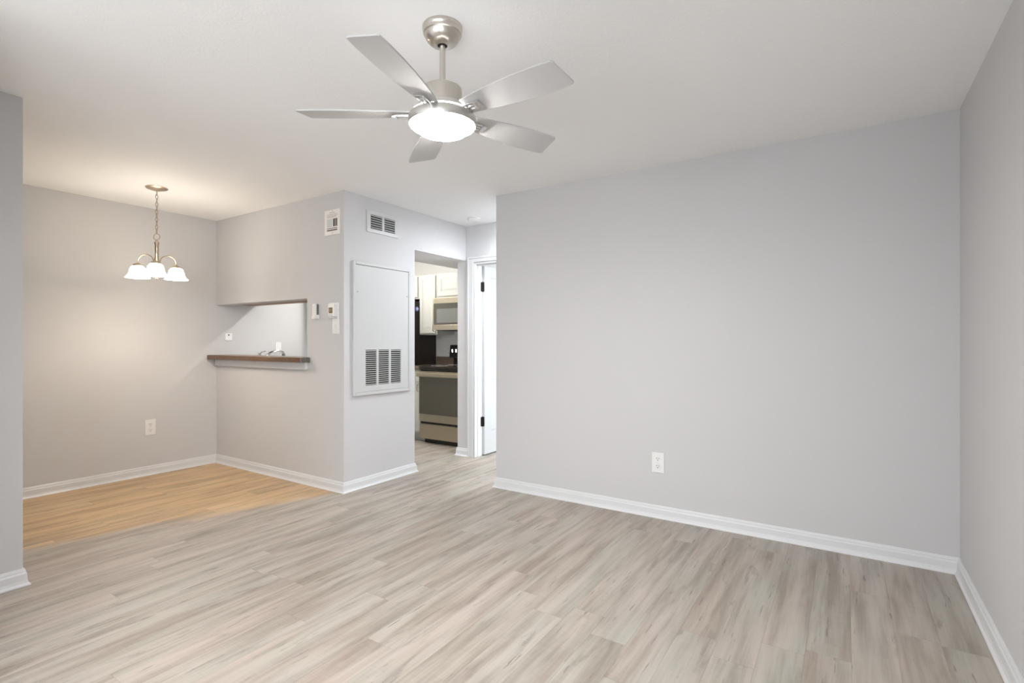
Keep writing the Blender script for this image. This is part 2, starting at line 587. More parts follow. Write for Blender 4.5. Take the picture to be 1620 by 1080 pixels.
# bedroom door, swung 90 degrees into the bedroom; hinge edge toward the hall
def bedroom_door():
    root = bpy.data.objects.new('door_1', None)
    root.location = (-3.242, YE + 0.128, 0.012)
    root.rotation_euler = (0, 0, PI / 2)       # local x -> +Y, local -y -> +X
    COL.objects.link(root)
    root['kind'] = 'structure'
    w, h, t = 0.735, 2.015, 0.035
    s, m = 0.105, 0.095
    c0, c1 = s, (w - m) / 2
    d0, d1 = (w + m) / 2, w - s
    rows = [(0.22, 0.80), (0.93, 1.50), (1.62, 1.90)]
    panels = [(a, b, z0, z1) for (a, b) in ((c0, c1), (d0, d1)) for z0, z1 in rows]
    bm = bmesh.new()
    panel_slab(bm, w, h, t, panels, both=True)
    obj('door_leaf', bm, 'door', root)
    for z in (0.30, 1.74):
        bm = bmesh.new()
        zz = z + 0.002
        box(bm, -0.0035, 0.0, 0.001, 0.033, zz, zz + 0.10)                   # leaf screwed to the door edge
        box(bm, -0.036, -0.0005, 0.0262, 0.0285, zz, zz + 0.10)               # leaf on the jamb face
        tube(bm, [(-0.007, 0.020, zz - 0.004), (-0.007, 0.020, zz + 0.05), (-0.007, 0.020, zz + 0.104)], 0.0055, 12)
        obj('hinge', bm, 'bronze', root)
    for sy in (-1, 1):
        bm = bmesh.new()
        y = 0.0 if sy < 0 else t
        cyl_y(bm, w - 0.06, 0.93, y, y + sy * 0.008, 0.030)
        cyl_y(bm, w - 0.06, 0.93, y + sy * 0.008, y + sy * 0.035, 0.012)
        cyl_y(bm, w - 0.06, 0.93, y + sy * 0.035, y + sy * 0.065, 0.026)
        obj('door_knob', bm, 'bronze', root, smooth=True)
    return root


bedroom_door()

# glass doors behind the camera and the bedroom window
w1 = struct('window_1', [(-2.61, -2.55, -3.10, -3.02, 0, 2.12), (-0.05, 0.01, -3.10, -3.02, 0, 2.12), (-2.55, -0.05, -3.10, -3.02, 2.06, 2.12),
                         (-2.55, -0.05, -3.10, -3.02, 0, 0.05), (-1.34, -1.26, -3.10, -3.02, 0.05, 2.06)], 'trim')
w2 = struct('window_2', [(-0.50, -0.42, 4.80, 4.85, 0.7, 2.1), (-0.50, -0.42, 6.35, 6.40, 0.7, 2.1), (-0.50, -0.42, 4.85, 6.35, 0.7, 0.75),
                         (-0.50, -0.42, 4.85, 6.35, 2.05, 2.1), (-0.48, -0.44, 4.85, 6.35, 1.38, 1.42)], 'trim')
w3 = struct('added_side_window', [(XR + 0.02, XR + 0.10, -2.70, -2.64, 0.60, 2.10), (XR + 0.02, XR + 0.10, -1.06, -1.00, 0.60, 2.10), (XR + 0.02, XR + 0.10, -2.64, -1.06, 0.60, 0.66),
                         (XR + 0.02, XR + 0.10, -2.64, -1.06, 2.04, 2.10), (XR + 0.03, XR + 0.08, -2.64, -1.06, 1.32, 1.37)], 'trim')  # unseen side window, added to go with the side fill light
bm = bmesh.new(); box(bm, XR + 0.085, XR + 0.091, -2.64, -1.06, 0.66, 2.04); obj('glass_pane', bm, 'glass', w3)
bm = bmesh.new(); box(bm, -2.55, -0.05, -3.098, -3.092, 0.05, 2.06); obj('glass_pane', bm, 'glass', w1)
bm = bmesh.new(); box(bm, -0.435, -0.429, 4.85, 6.35, 0.75, 2.05); obj('glass_pane', bm, 'glass', w2)


# ------------------------------------------------------------------ ceiling fan
def ceiling_fan():
    root = thing('ceiling_fan', 'brushed nickel ceiling fan with five silver blades and a lit round light', 'ceiling fan', (-1.315, 1.527, H))
    bm = bmesh.new()
    lathe(bm, [(0.0745, 0), (0.0768, -0.003), (0.0768, -0.015), (0.0748, -0.018), (0.0742, -0.026), (0.0735, -0.030), (0.0690, -0.033), (0.0660, -0.044),
               (0.0590, -0.056), (0.0470, -0.066), (0.0350, -0.071), (0.0190, -0.073), (0.0165, -0.068)], 64)
    can = obj('canopy', bm, 'nickel', root, smooth=True)
    bm = bmesh.new()
    lathe(bm, [(0.0, -0.069), (0.0185, -0.0695), (0.0185, -0.0738), (0.0, -0.0743)], 24)
    obj('canopy_opening', bm, 'slot_dark', can)
    bm = bmesh.new()
    lathe(bm, [(0.0115, -0.068), (0.0115, -0.235)], 24)
    rod = obj('downrod', bm, 'nickel', root, smooth=True)
    bm = bmesh.new()
    lathe(bm, [(0.0135, -0.224), (0.0145, -0.226), (0.0145, -0.2325), (0.0115, -0.234)], 24)
    obj('rod_collar', bm, 'bronze', rod, smooth=True)
    bm = bmesh.new()
    lathe(bm, [(0.0, -0.231), (0.012, -0.232), (0.050, -0.2345), (0.069, -0.2375), (0.0745, -0.241), (0.0755, -0.246), (0.0755, -0.302), (0.070, -0.308), (0.0, -0.309)], 64)
    obj('motor_housing', bm, 'nickel', root, smooth=True)
    bm = bmesh.new()
    lathe(bm, [(0.0, -0.309), (0.085, -0.309), (0.098, -0.314), (0.100, -0.336), (0.085, -0.341), (0.0, -0.341)], 64)
    obj('blade_hub', bm, 'nickel_bright', root, smooth=True)
    bm = bmesh.new()
    lathe(bm, [(0.1005, -0.3375), (0.1185, -0.3395), (0.1225, -0.3460), (0.1005, -0.3460), (0.1005, -0.3375)], 72, cap=False)
    obj('uplight_band', bm, 'uplight', root, smooth=True)
    bm = bmesh.new()
    lathe(bm, [(0.0, -0.3465), (0.100, -0.3465), (0.1240, -0.3470), (0.1290, -0.3505), (0.1305, -0.355), (0.1305, -0.383), (0.1290, -0.3855), (0.1255, -0.384), (0.1250, -0.372), (0.0, -0.372)], 72)
    obj('light_ring', bm, 'nickel_bright', root, smooth=True)
    # diffuser: outer tier within the ring, and the lower disc
    bm = bmesh.new()
    lathe(bm, [(0.0, -0.374), (0.1245, -0.374), (0.1245, -0.384), (0.121, -0.388), (0.1035, -0.391), (0.1015, -0.390), (0.1005, -0.391), (0.099, -0.402), (0.093, -0.407), (0.0, -0.409)], 72)
    df = obj('diffuser', bm, 'lens', root, smooth=True)
    bm = bmesh.new()
    lathe(bm, [(0.0990, -0.3905), (0.1035, -0.3905), (0.1035, -0.3945), (0.0990, -0.3955), (0.0990, -0.3905)], 72, cap=False)
    obj('lens_rim', bm, 'white_metal', df, smooth=True)
    # blades
    R = 0.545
    half = [(0.118, 0.040), (0.16, 0.046), (0.22, 0.054), (0.29, 0.0615), (0.36, 0.066), (0.42, 0.0675), (0.48, 0.067), (R - 0.022, 0.0645)]
    up = [(x, y) for x, y in half]
    poly = []
    for x, y in up:
        poly.append((x, y))
    # rounded tip corners, the tip cut on a slight slant
    sl = 0.020
    poly += [(R - 0.004 + 0.003, 0.0620), (R + 0.003, 0.0550)]
    poly += [(R + 0.001 - 0.014, -0.0560), (R - 0.004 - 0.014, -0.0625)]
    poly += [(x, -y) for x, y in reversed(half)]
    bm = bmesh.new()
    prism(bm, poly, -0.003, 0.003)
    blade0 = obj('blade', bm, 'blade', root, bevel=0.0015)
    bm = bmesh.new()
    # bracket: a grooved arm under the blade ending in a squared foot
    prism(bm, [(0.095, -0.018), (0.185, -0.020), (0.192, -0.014), (0.192, 0.014), (0.185, 0.020), (0.095, 0.018)], -0.009, -0.003)
    for y in (-0.015, 0.0, 0.015):
        box(bm, 0.100, 0.180, y - 0.0038, y + 0.0038, -0.013, -0.009)
    box(bm, 0.176, 0.194, -0.021, 0.021, -0.017, -0.0085)
    br0 = obj('blade_bracket', bm, 'chrome', blade0, bevel=0.001)
    for k in range(5):
        if k == 0:
            b = blade0
        else:
            b = blade0.copy()
            COL.objects.link(b)
            b.parent = root
            c = br0.copy()
            COL.objects.link(c)
            c.parent = b
        b.location = (0, 0, -0.338)
        b.rotation_euler = (math.radians(-12), 0, math.radians(-74.5 + 72 * k))
    return root


ceiling_fan()


# ------------------------------------------------------------------ chandelier
def chandelier():
    root = thing('chandelier', 'three-light chandelier with frosted bell shades hanging over the dining corner', 'chandelier', (-4.592, 1.886, H))
    bm = bmesh.new()
    lathe(bm, [(0.077, 0), (0.077, -0.004), (0.070, -0.010), (0.045, -0.018), (0.020, -0.024), (0.012, -0.028), (0.0, -0.029)], 40)
    obj('canopy', bm, 'antique', root, smooth=True)
    # chain of oval links
    bm = bmesh.new()
    z = -0.024
    k = 0
    while z > -0.350:
        pts = []
        for i in range(14):
            a = 2 * PI * i / 14
            px, pz = 0.0085 * math.cos(a), 0.0185 * math.sin(a)
            pts.append((px, 0, z - 0.0185 + pz) if k % 2 == 0 else (0, px, z - 0.0185 + pz))
        tube(bm, pts, 0.0024, 6, closed=True)
        z -= 0.030
        k += 1
    obj('chain', bm, 'antique', root, smooth=True)
    bm = bmesh.new()
    pts = [(0.024 * math.cos(a) * 0.84, 0.024 * math.cos(a) * 0.54, -0.390 + 0.024 * math.sin(a)) for a in [2 * PI * i / 24 for i in range(24)]]
    tube(bm, pts, 0.003, 8, closed=True)
    obj('hanging_loop', bm, 'antique', root, smooth=True)
    bm = bmesh.new()
    lathe(bm, [(0.0, -0.412), (0.006, -0.414), (0.007, -0.422), (0.014, -0.430), (0.018, -0.436), (0.018, -0.444), (0.0140, -0.450), (0.0140, -0.560),
               (0.017, -0.570), (0.024, -0.582), (0.027, -0.594), (0.027, -0.610), (0.020, -0.622), (0.012, -0.632), (0.010, -0.690), (0.014, -0.700), (0.010, -0.708),
               (0.006, -0.716), (0.009, -0.722), (0.0, -0.730)], 28)
    obj('column', bm, 'antique', root, smooth=True)
    RA = 0.148
    bm = bmesh.new()
    pts = []
    for i in range(17):
        a = PI - i / 16 * PI * 1.03
        rr = (RA - 0.024) / 2
        pts.append((0.024 + rr + rr * math.cos(a), 0, -0.588 + 0.060 * math.sin(a)))
    pts[0] = (0.016, 0, -0.598)
    pts.append((RA, 0, -0.602))
    tube(bm, pts, 0.0042, 10)
    arm0 = obj('arm', bm, 'antique', root, smooth=True)
    bm = bmesh.new()
    lathe(bm, [(0.0, -0.596), (0.010, -0.598), (0.016, -0.602), (0.031, -0.608), (0.034, -0.614), (0.033, -0.621), (0.0, -0.621)], 28, cx=RA)
    cup0 = obj('socket_cup', bm, 'antique', arm0, smooth=True)
    bm = bmesh.new()
    prof = [(0.030, -0.620), (0.041, -0.627), (0.049, -0.639), (0.054, -0.655), (0.058, -0.674), (0.063, -0.689), (0.072, -0.702), (0.082, -0.7105), (0.0845, -0.714),
            (0.082, -0.7145), (0.071, -0.706), (0.061, -0.692), (0.055, -0.675), (0.051, -0.656), (0.046, -0.642), (0.039, -0.631), (0.029, -0.625)]
    lathe(bm, prof, 40, cx=RA, cap=False)
    sh0 = obj('shade', bm, 'shade', arm0, smooth=True)
    for k in range(3):
        if k == 0:
            a = arm0
        else:
            a = arm0.copy()
            COL.objects.link(a)
            a.parent = root
            for g in (cup0, sh0):
                c = g.copy()
                COL.objects.link(c)
                c.parent = a
        a.rotation_euler = (0, 0, math.radians(-25 + 120 * k))
        bl = bpy.data.lights.new('bulb_light', 'POINT')
        bl.energy = 3.2
        bl.color = (1.0, 0.87, 0.72)
        bl.shadow_soft_size = 0.02
        lo = bpy.data.objects.new('bulb_light', bl)
        COL.objects.link(lo)
        lo.parent = a
        lo.location = (RA, 0, -0.655)
    return root


chandelier()

# ------------------------------------------------------------------ smoke detector
root = thing('smoke_detector', 'small round white smoke detector on the hall ceiling by the bedroom door', 'smoke detector', (-3.09, 4.06, H))
bm = bmesh.new(); lathe(bm, [(0.068, 0), (0.068, -0.010), (0.0, -0.010)], 40); obj('mounting_plate', bm, 'white_plastic', root, smooth=True)
bm = bmesh.new(); lathe(bm, [(0.055, -0.010), (0.060, -0.014), (0.060, -0.026), (0.052, -0.034), (0.020, -0.037), (0.0, -0.037)], 40); obj('cover', bm, 'white_plastic', root, smooth=True)


# ------------------------------------------------------------------ wall fittings (local frame: x along the wall, -y out of it, z up)
def outlet_proto(loc, rz, label):
    root = thing('outlet', label, 'outlet', loc, rz, 'duplex outlets low on the walls')
    w, h = 0.043, 0.070
    boxes('cover_plate', [(-w, w, -0.006, 0, -h, h)], 'white_plastic', root, 0.002)
    for s in (-1, 1):
        bm = bmesh.new()
        tube(bm, [(0, -0.0055, s * 0.026), (0, -0.0075, s * 0.026), (0, -0.0085, s * 0.026)], 0.0205, 24)
        rc = obj('receptacle', bm, 'white_plastic', root, smooth=True)
        bm = bmesh.new()
        box(bm, -0.0090, -0.0062, -0.0092, -0.0084, s * 0.026 - 0.001, s * 0.026 + 0.009)
        box(bm, 0.0062, 0.0090, -0.0092, -0.0084, s * 0.026 + 0.000, s * 0.026 + 0.008)
        tube(bm, [(0, -0.0084, s * 0.026 - 0.009), (0, -0.0088, s * 0.026 - 0.009), (0, -0.0092, s * 0.026 - 0.009)], 0.0032, 10)
        obj('socket_slots', bm, 'slot_dark', rc)
    bm = bmesh.new(); cyl_y(bm, 0, 0, -0.0075, -0.0055, 0.003, 12); obj('screw', bm, 'print_grey', root)
    return root


out0 = outlet_proto((-1.095, YA, 0.381), 0, 'white duplex outlet low on the large grey back wall')
dup(out0, (XL, 2.143, 0.436), PI / 2, 'white duplex outlet low on the beige dining corner wall below the chandelier')

# blank plate and phone jack on the kitchen side of the long left wall
root = thing('phone_jack', 'square white wall jack with one dark socket seen through the pass-through', 'wall jack', (XL, 2.856, 1.268), PI / 2)
boxes('cover_plate', [(-0.036, 0.036, -0.006, 0, -0.036, 0.036)], 'white_plastic', root, 0.002)
boxes('jack_socket', [(-0.006, 0.006, -0.0068, -0.0058, 0.012, 0.026)], 'slot_dark', root)
root = thing('rocker_switch', 'white rocker switch plate behind the kitchen faucet', 'light switch', (XL, 3.410, 1.153), PI / 2)
boxes('cover_plate', [(-0.035, 0.035, -0.006, 0, -0.058, 0.058)], 'white_plastic', root, 0.002)
boxes('rocker', [(-0.016, 0.016, -0.009, -0.006, -0.033, 0.033)], 'white_plastic', root, 0.001)

# notice card high on the wall beside the corner
root = thing('notice_card', 'white printed notice card high on the wall beside the air vent', 'notice', (-3.534, YK, 2.197))
boxes('card', [(-0.096, 0.096, -0.006, 0, -0.103, 0.103)], 'paper', root, 0.001)
bm = bmesh.new()
for z, a, b in ((0.076, -0.030, 0.034), (0.062, -0.064, 0.066), (0.050, -0.064, 0.066), (0.040, -0.064, 0.050)):
    x = a
    while x < b - 0.006:
        wdt = random.uniform(0.010, 0.022)
        box(bm, x, min(x + wdt, b), -0.0066, -0.0058, z, z + 0.0042)
        x += wdt + 0.004
obj('printed_lines', bm, 'ink_soft', root)
boxes('form_field', [(-0.064, 0.000, -0.0066, -0.0058, -0.040, 0.028)], 'print_grey', root)
bm = bmesh.new()
for x0, x1 in ((0.012, 0.026), (0.029, 0.039), (0.042, 0.048), (0.051, 0.066)):
    box(bm, x0, x1, -0.0066, -0.0058, -0.036, 0.028)
obj('dark_block', bm, 'ink', root)
boxes('bottom_band', [(-0.064, 0.066, -0.0066, -0.0058, -0.053, -0.047), (-0.064, 0.066, -0.0066, -0.0058, -0.070, -0.060)], 'ink', root)
for z in (0.092, -0.088):
    bm = bmesh.new()
    cyl_y(bm, 0.004, z, -0.0075, -0.0058, 0.003, 10)
    obj('pin', bm, 'ink_soft', root)

# remote in its wall cradle
root = thing('remote_cradle', 'grey wall cradle holding the fan remote beside the pass-through', 'remote holder', (-3.735, YK, 1.474))
boxes('back_plate', [(-0.020, 0.022, -0.008, 0, -0.058, 0.056)], 'grey_plastic', root, 0.001)
boxes('pocket', [(-0.023, -0.021, -0.034, 0, -0.060, -0.030), (0.0215, 0.0245, -0.034, 0, -0.060, -0.030), (-0.023, 0.0245, -0.034, 0, -0.064, -0.060),
                 (-0.023, 0.0245, -0.037, -0.034, -0.064, -0.042)], 'white_plastic', root)
root = thing('remote_control', 'slim white fan remote standing in its wall cradle', 'remote control', (-3.735, YK, 1.474))
boxes('body', [(-0.0205, 0.021, -0.020, -0.0085, -0.0595, 0.060)], 'grey_plastic', root, 0.002)
boxes('front_cover', [(-0.0205, 0.021, -0.0335, -0.020, -0.0595, 0.061)], 'white_plastic', root, 0.002)
bm = bmesh.new()
for z in (0.036, 0.020, 0.004, -0.014):
    cyl_y(bm, 0.0, z, -0.035, -0.0330, 0.0045, 12)
obj('button', bm, 'print_grey', root)

# thermostat and the switch just below it
root = thing('thermostat', 'white thermostat with small tan display above the light switch', 'thermostat', (-3.495, YK, 1.472))
boxes('back_plate', [(-0.078, 0.042, -0.010, 0, -0.064, 0.064)], 'white_plastic', root, 0.003)
boxes('body', [(-0.042, 0.036, -0.045, -0.010, -0.050, 0.050)], 'white_plastic', root, 0.005)
ds = boxes('display', [(-0.030, 0.018, -0.0462, -0.0445, -0.024, 0.024)], 'lcd', root)
bm = bmesh.new()
for x0, x1, z0, z1 in ((-0.026, -0.022, -0.016, 0.018), (-0.018, -0.006, -0.016, -0.011), (-0.018, -0.006, 0.013, 0.018), (-0.004, 0.000, -0.016, 0.018),
                       (0.004, 0.014, -0.016, -0.011), (0.004, 0.014, 0.013, 0.018), (0.010, 0.014, -0.011, 0.013), (-0.026, 0.014, -0.021, -0.019)):
    box(bm, x0, x1, -0.0470, -0.0461, z0, z1)
obj('display_segments', bm, 'lcd_ink', ds)
boxes('button', [(-0.030, 0.018, -0.0465, -0.0445, -0.041, -0.033)], 'print_grey', root)
root = thing('light_switch', 'white toggle light switch just below the thermostat', 'light switch', (-3.490, YK, 1.345))
boxes('cover_plate', [(-0.041, 0.041, -0.006, 0, -0.062, 0.062)], 'white_plastic', root, 0.002)
bm = bmesh.new()
v = [(-0.005, -0.006, -0.012), (0.005, -0.006, -0.012), (0.005, -0.006, 0.012), (-0.005, -0.006, 0.012),
     (-0.004, -0.018, 0.004), (0.004, -0.018, 0.004), (0.004, -0.018, 0.011), (-0.004, -0.018, 0.011)]
vv = [bm.verts.new(p) for p in v]
for f in ((0, 1, 2, 3), (4, 5, 6, 7), (0, 1, 5, 4), (1, 2, 6, 5), (2, 3, 7, 6), (3, 0, 4, 7)):
    bm.faces.new([vv[i] for i in f])
obj('toggle', bm, 'white_plastic', root)
for z in (0.042, -0.042):
    bm = bmesh.new()
    cyl_y(bm, 0, z, -0.0072, -0.0055, 0.003, 10)
    obj('screw', bm, 'print_grey', root)

# supply air vent high on the closet wall
root = thing('air_vent', 'white louvered air vent high above the access panel', 'air vent', (XV, 3.1495, 2.2425), PI / 2)
w, h = 0.182, 0.093
fr = [(-w, w, -0.008, 0, 0.060, h), (-w, w, -0.008, 0, -h, -0.060), (-w, -0.140, -0.008, 0, -0.060, 0.060), (0.140, w, -0.008, 0, -0.060, 0.060), (-0.012, 0.012, -0.010, 0, -0.060, 0.060)]
boxes('frame', fr, 'white_metal', root, 0.002)
boxes('duct_backing', [(-0.140, 0.140, -0.0012, -0.0002, -0.060, 0.060)], 'slot_dark', root)
for s in (-1, 1):
    bm = bmesh.new()
    x0, x1 = (-0.140, -0.012) if s < 0 else (0.012, 0.140)
    for k in range(6):
        z = 0.060 - 0.120 / 6 * (k + 0.5)
        vs = [(x0, -0.002, z + 0.0078), (x1, -0.002, z + 0.0078), (x1, -0.012, z - 0.0045), (x0, -0.012, z - 0.0045)]
        a = [bm.verts.new(p) for p in vs]
        b = [bm.verts.new((p[0], p[1] - 0.0012, p[2] - 0.0015)) for p in vs]
        bm.faces.new(a); bm.faces.new(b)
        for i in range(4):
            bm.faces.new((a[i], a[(i + 1) % 4], b[(i + 1) % 4], b[i]))
    obj('louver', bm, 'white_metal', root)
for x in (-0.163, 0.163):
    bm = bmesh.new(); cyl_y(bm, x, 0.0, -0.0095, -0.0075, 0.004, 12); obj('screw', bm, 'print_grey', root)

# access panel with return grille
root = thing('access_panel', 'tall white metal access panel with a louvered return grille at its foot', 'access panel', (XV, 3.1455, 0.769), PI / 2)
W2, HH = 0.3305, 1.114
fw = 0.026
boxes('frame', [(-W2, -W2 + fw, -0.020, 0, 0, HH), (W2 - fw, W2, -0.020, 0, 0, HH), (-W2 + fw, W2 - fw, -0.020, 0, 0, fw), (-W2 + fw, W2 - fw, -0.020, 0, HH - fw, HH)], 'white_metal', root, 0.004)
gx0, gx1, gz0, gz1 = -0.198, 0.210, 0.080, 0.380
e = 0.003
X0, X1, Z0, Z1 = -W2 + fw + e, W2 - fw - e, fw + e, HH - fw - e
pn = boxes('panel', [(X0, gx0, -0.014, -0.004, Z0, Z1), (gx1, X1, -0.014, -0.004, Z0, Z1), (gx0, gx1, -0.014, -0.004, Z0, gz0), (gx0, gx1, -0.014, -0.004, gz1, Z1)], 'white_metal', root)
boxes('duct_backing', [(X0, X1, -0.003, -0.0005, Z0, Z1)], 'slot_dark', root)
bm = bmesh.new()
gw = (gx1 - gx0)
bar = 0.020
cw = (gw - 2 * bar) / 3
for i in (1, 2):
    x = gx0 + i * cw + (i - 1) * bar
    box(bm, x, x + bar, -0.0140, -0.004, gz0, gz1)
NS = 17
for c in range(3):
    x0 = gx0 + c * (cw + bar)
    x1 = x0 + cw
    for k in range(NS):
        z = gz0 + (gz1 - gz0) * (k + 0.5) / NS
        p = [(x0, -0.0142, z + 0.0030), (x1, -0.0142, z + 0.0030), (x1, -0.0070, z + 0.0022), (x0, -0.0070, z + 0.0022)]
        a = [bm.verts.new(q) for q in p]
        b = [bm.verts.new((q[0], q[1] + 0.0002, q[2] - 0.0062)) for q in p]
        bm.faces.new(a); bm.faces.new(b)
        for i in range(4):
            bm.faces.new((a[i], a[(i + 1) % 4], b[(i + 1) % 4], b[i]))
obj('grille', bm, 'white_metal', root)
for x in (X0 + 0.018, X1 - 0.016):
    bm = bmesh.new(); cyl_y(bm, x, 0.862, -0.0165, -0.0135, 0.006, 14); obj('screw', bm, 'ink_soft', root)

# ------------------------------------------------------------------ bar shelf in the pass-through
root = thing('bar_shelf', 'brown speckled laminate shelf along the pass-through opening', 'shelf', (XL, YK, 1.044))
bm = bmesh.new()
prism(bm, [(0.004, -0.095), (1.512, -0.095), (1.522, -0.085), (1.522, -0.002), (1.476, 0.0), (1.476, 0.165), (0.004, 0.165)], -0.002, 0.041)
top = obj('shelf_top', bm, 'granite', root, bevel=0.003)
bm = bmesh.new()
box(bm, 1.5215, 1.5235, -0.083, -0.004, 0.000, 0.0395)
obj('end_strip', bm, 'granite_grey', top)
boxes('apron', [(0.03, 1.492, -0.030, -0.001, -0.064, -0.0025)], 'trim', root, 0.002)

# ------------------------------------------------------------------ kitchen
def front(name, x0, x1, z0, z1, y, parent, panel=True, handle=None, m=0.055):
    """cabinet door with a raised panel, front face at y - 0.02"""
    bm = bmesh.new()
    w, h = x1 - x0, z1 - z0
    mm = min(m, w * 0.28, h * 0.28)
    panel_slab(bm, w, h, 0.019, [(mm, w - mm, mm, h - mm)] if panel else [], depth=0.006)
    bmesh.ops.translate(bm, verts=bm.verts, vec=(x0, y - 0.020, z0))
    o = obj(name, bm, 'cabinet', parent)
    if handle:
        hx, hz, vert = handle
        bm = bmesh.new()
        L = 0.045
        yy = y - 0.020
        if vert:
            tube(bm, [(hx, yy, hz - L), (hx, yy - 0.022, hz - L + 0.006), (hx, yy - 0.024, hz), (hx, yy - 0.022, hz + L - 0.006), (hx, yy, hz + L)], 0.005, 8)
        else:
            tube(bm, [(hx - L, yy, hz), (hx - L + 0.006, yy - 0.022, hz), (hx, yy - 0.024, hz), (hx + L - 0.006, yy - 0.022, hz), (hx + L, yy, hz)], 0.005, 8)
        obj('handle', bm, 'nickel', o, smooth=True)
    return o


YB = 5.27
# tall narrow upper cabinet
root = thing('wall_cabinet', 'tall narrow cream wall cabinet between fridge and microwave', 'cabinet', (-4.63, 4.93, 1.305), 0, 'kitchen wall cabinets')
boxes('body', [(0, 0.297, 0.0, 0.338, 0.003, 0.765)], 'cabinet', root)
boxes('underside', [(0.012, 0.285, 0.004, 0.330, 0.0, 0.003)], 'cabinet', root)
front('door', 0.018, 0.279, 0.022, 0.748, 0.0, root, handle=(0.258, 0.085, True), m=0.045)
# above the microwave
root = thing('wall_cabinet', 'short cream wall cabinet with paneled doors above the microwave', 'cabinet', (-4.33, 4.93, 1.762), 0, 'kitchen wall cabinets')
boxes('body', [(0.001, 0.822, 0.0, 0.338, 0, 0.308)], 'cabinet', root)
front('door', 0.022, 0.405, 0.026, 0.292, 0.0, root, handle=(0.385, 0.06, True))
front('door', 0.415, 0.800, 0.026, 0.292, 0.0, root, handle=(0.435, 0.06, True))
# above the fridge
root = thing('wall_cabinet', 'short cream wall cabinet above the black refrigerator', 'cabinet', (-5.349, 4.93, 1.770), 0, 'kitchen wall cabinets')
boxes('body', [(0, 0.717, 0.0, 0.338, 0.003, 0.300)], 'cabinet', root)
boxes('underside', [(0.01, 0.707, 0.004, 0.330, 0.0, 0.003)], 'raw_wood', root)
front('door', 0.022, 0.352, 0.026, 0.284, 0.0, root)
front('door', 0.362, 0.697, 0.026, 0.284, 0.0, root)
# over the pass-through, kitchen side (seen from below)
root = thing('wall_cabinet', 'wall cabinet with a brown underside over the pass-through opening', 'cabinet', (-3.872, 2.8655, 1.603), PI, 'kitchen wall cabinets')
boxes('body', [(0, 1.476, -0.285, 0.0, 0.003, 0.467)], 'cabinet', root)
boxes('underside', [(0.003, 1.473, -0.283, -0.002, 0.0, 0.003)], 'raw_wood', root)
for k in range(3):
    front('door', 0.02 + k * 0.485, 0.485 + k * 0.485, 0.022, 0.448, -0.285, root)
# on the left wall, its edge shows at the right of the pass-through
root = thing('wall_cabinet', 'white wall cabinet at the right edge of the pass-through view', 'cabinet', (XL + 0.001, 3.77, 1.300), PI / 2, 'kitchen wall cabinets')
boxes('body', [(0, 0.66, -0.13, 0, 0, 0.77)], 'cabinet', root)
front('door', 0.018, 0.325, 0.02, 0.75, -0.13, root, handle=(0.30, 0.08, True))
front('door', 0.335, 0.642, 0.02, 0.75, -0.13, root, handle=(0.36, 0.08, True))

# base cabinet with counter beside the range
root = thing('base_cabinet', 'narrow cream base cabinet with drawer and door left of the range', 'cabinet', (-4.63, 4.66, 0), 0, 'kitchen base cabinets')
boxes('body', [(0, 0.295, 0.0, 0.608, 0.10, 0.877)], 'cabinet', root)
boxes('toe_kick', [(0.0, 0.295, 0.06, 0.60, 0, 0.10)], 'print_grey', root)
front('drawer', 0.014, 0.281, 0.735, 0.862, 0.0, root, panel=False, handle=(0.148, 0.80, False))
front('door', 0.014, 0.281, 0.125, 0.715, 0.0, root, handle=(0.245, 0.655, True))
root = thing('countertop', 'dark mottled countertop between the refrigerator and the range', 'countertop', (-4.63, 4.63, 0.877))
boxes('slab', [(0, 0.296, 0, 0.638, 0.0005, 0.038)], 'granite_kit', root, 0.003)
boxes('backsplash', [(0, 0.296, 0.618, 0.638, 0.038, 0.140)], 'granite_kit', root, 0.002)
boxes('wall_edge', [(0.0, 0.296, 0.610, 0.638, 0.140, 0.148)], 'cabinet', root)


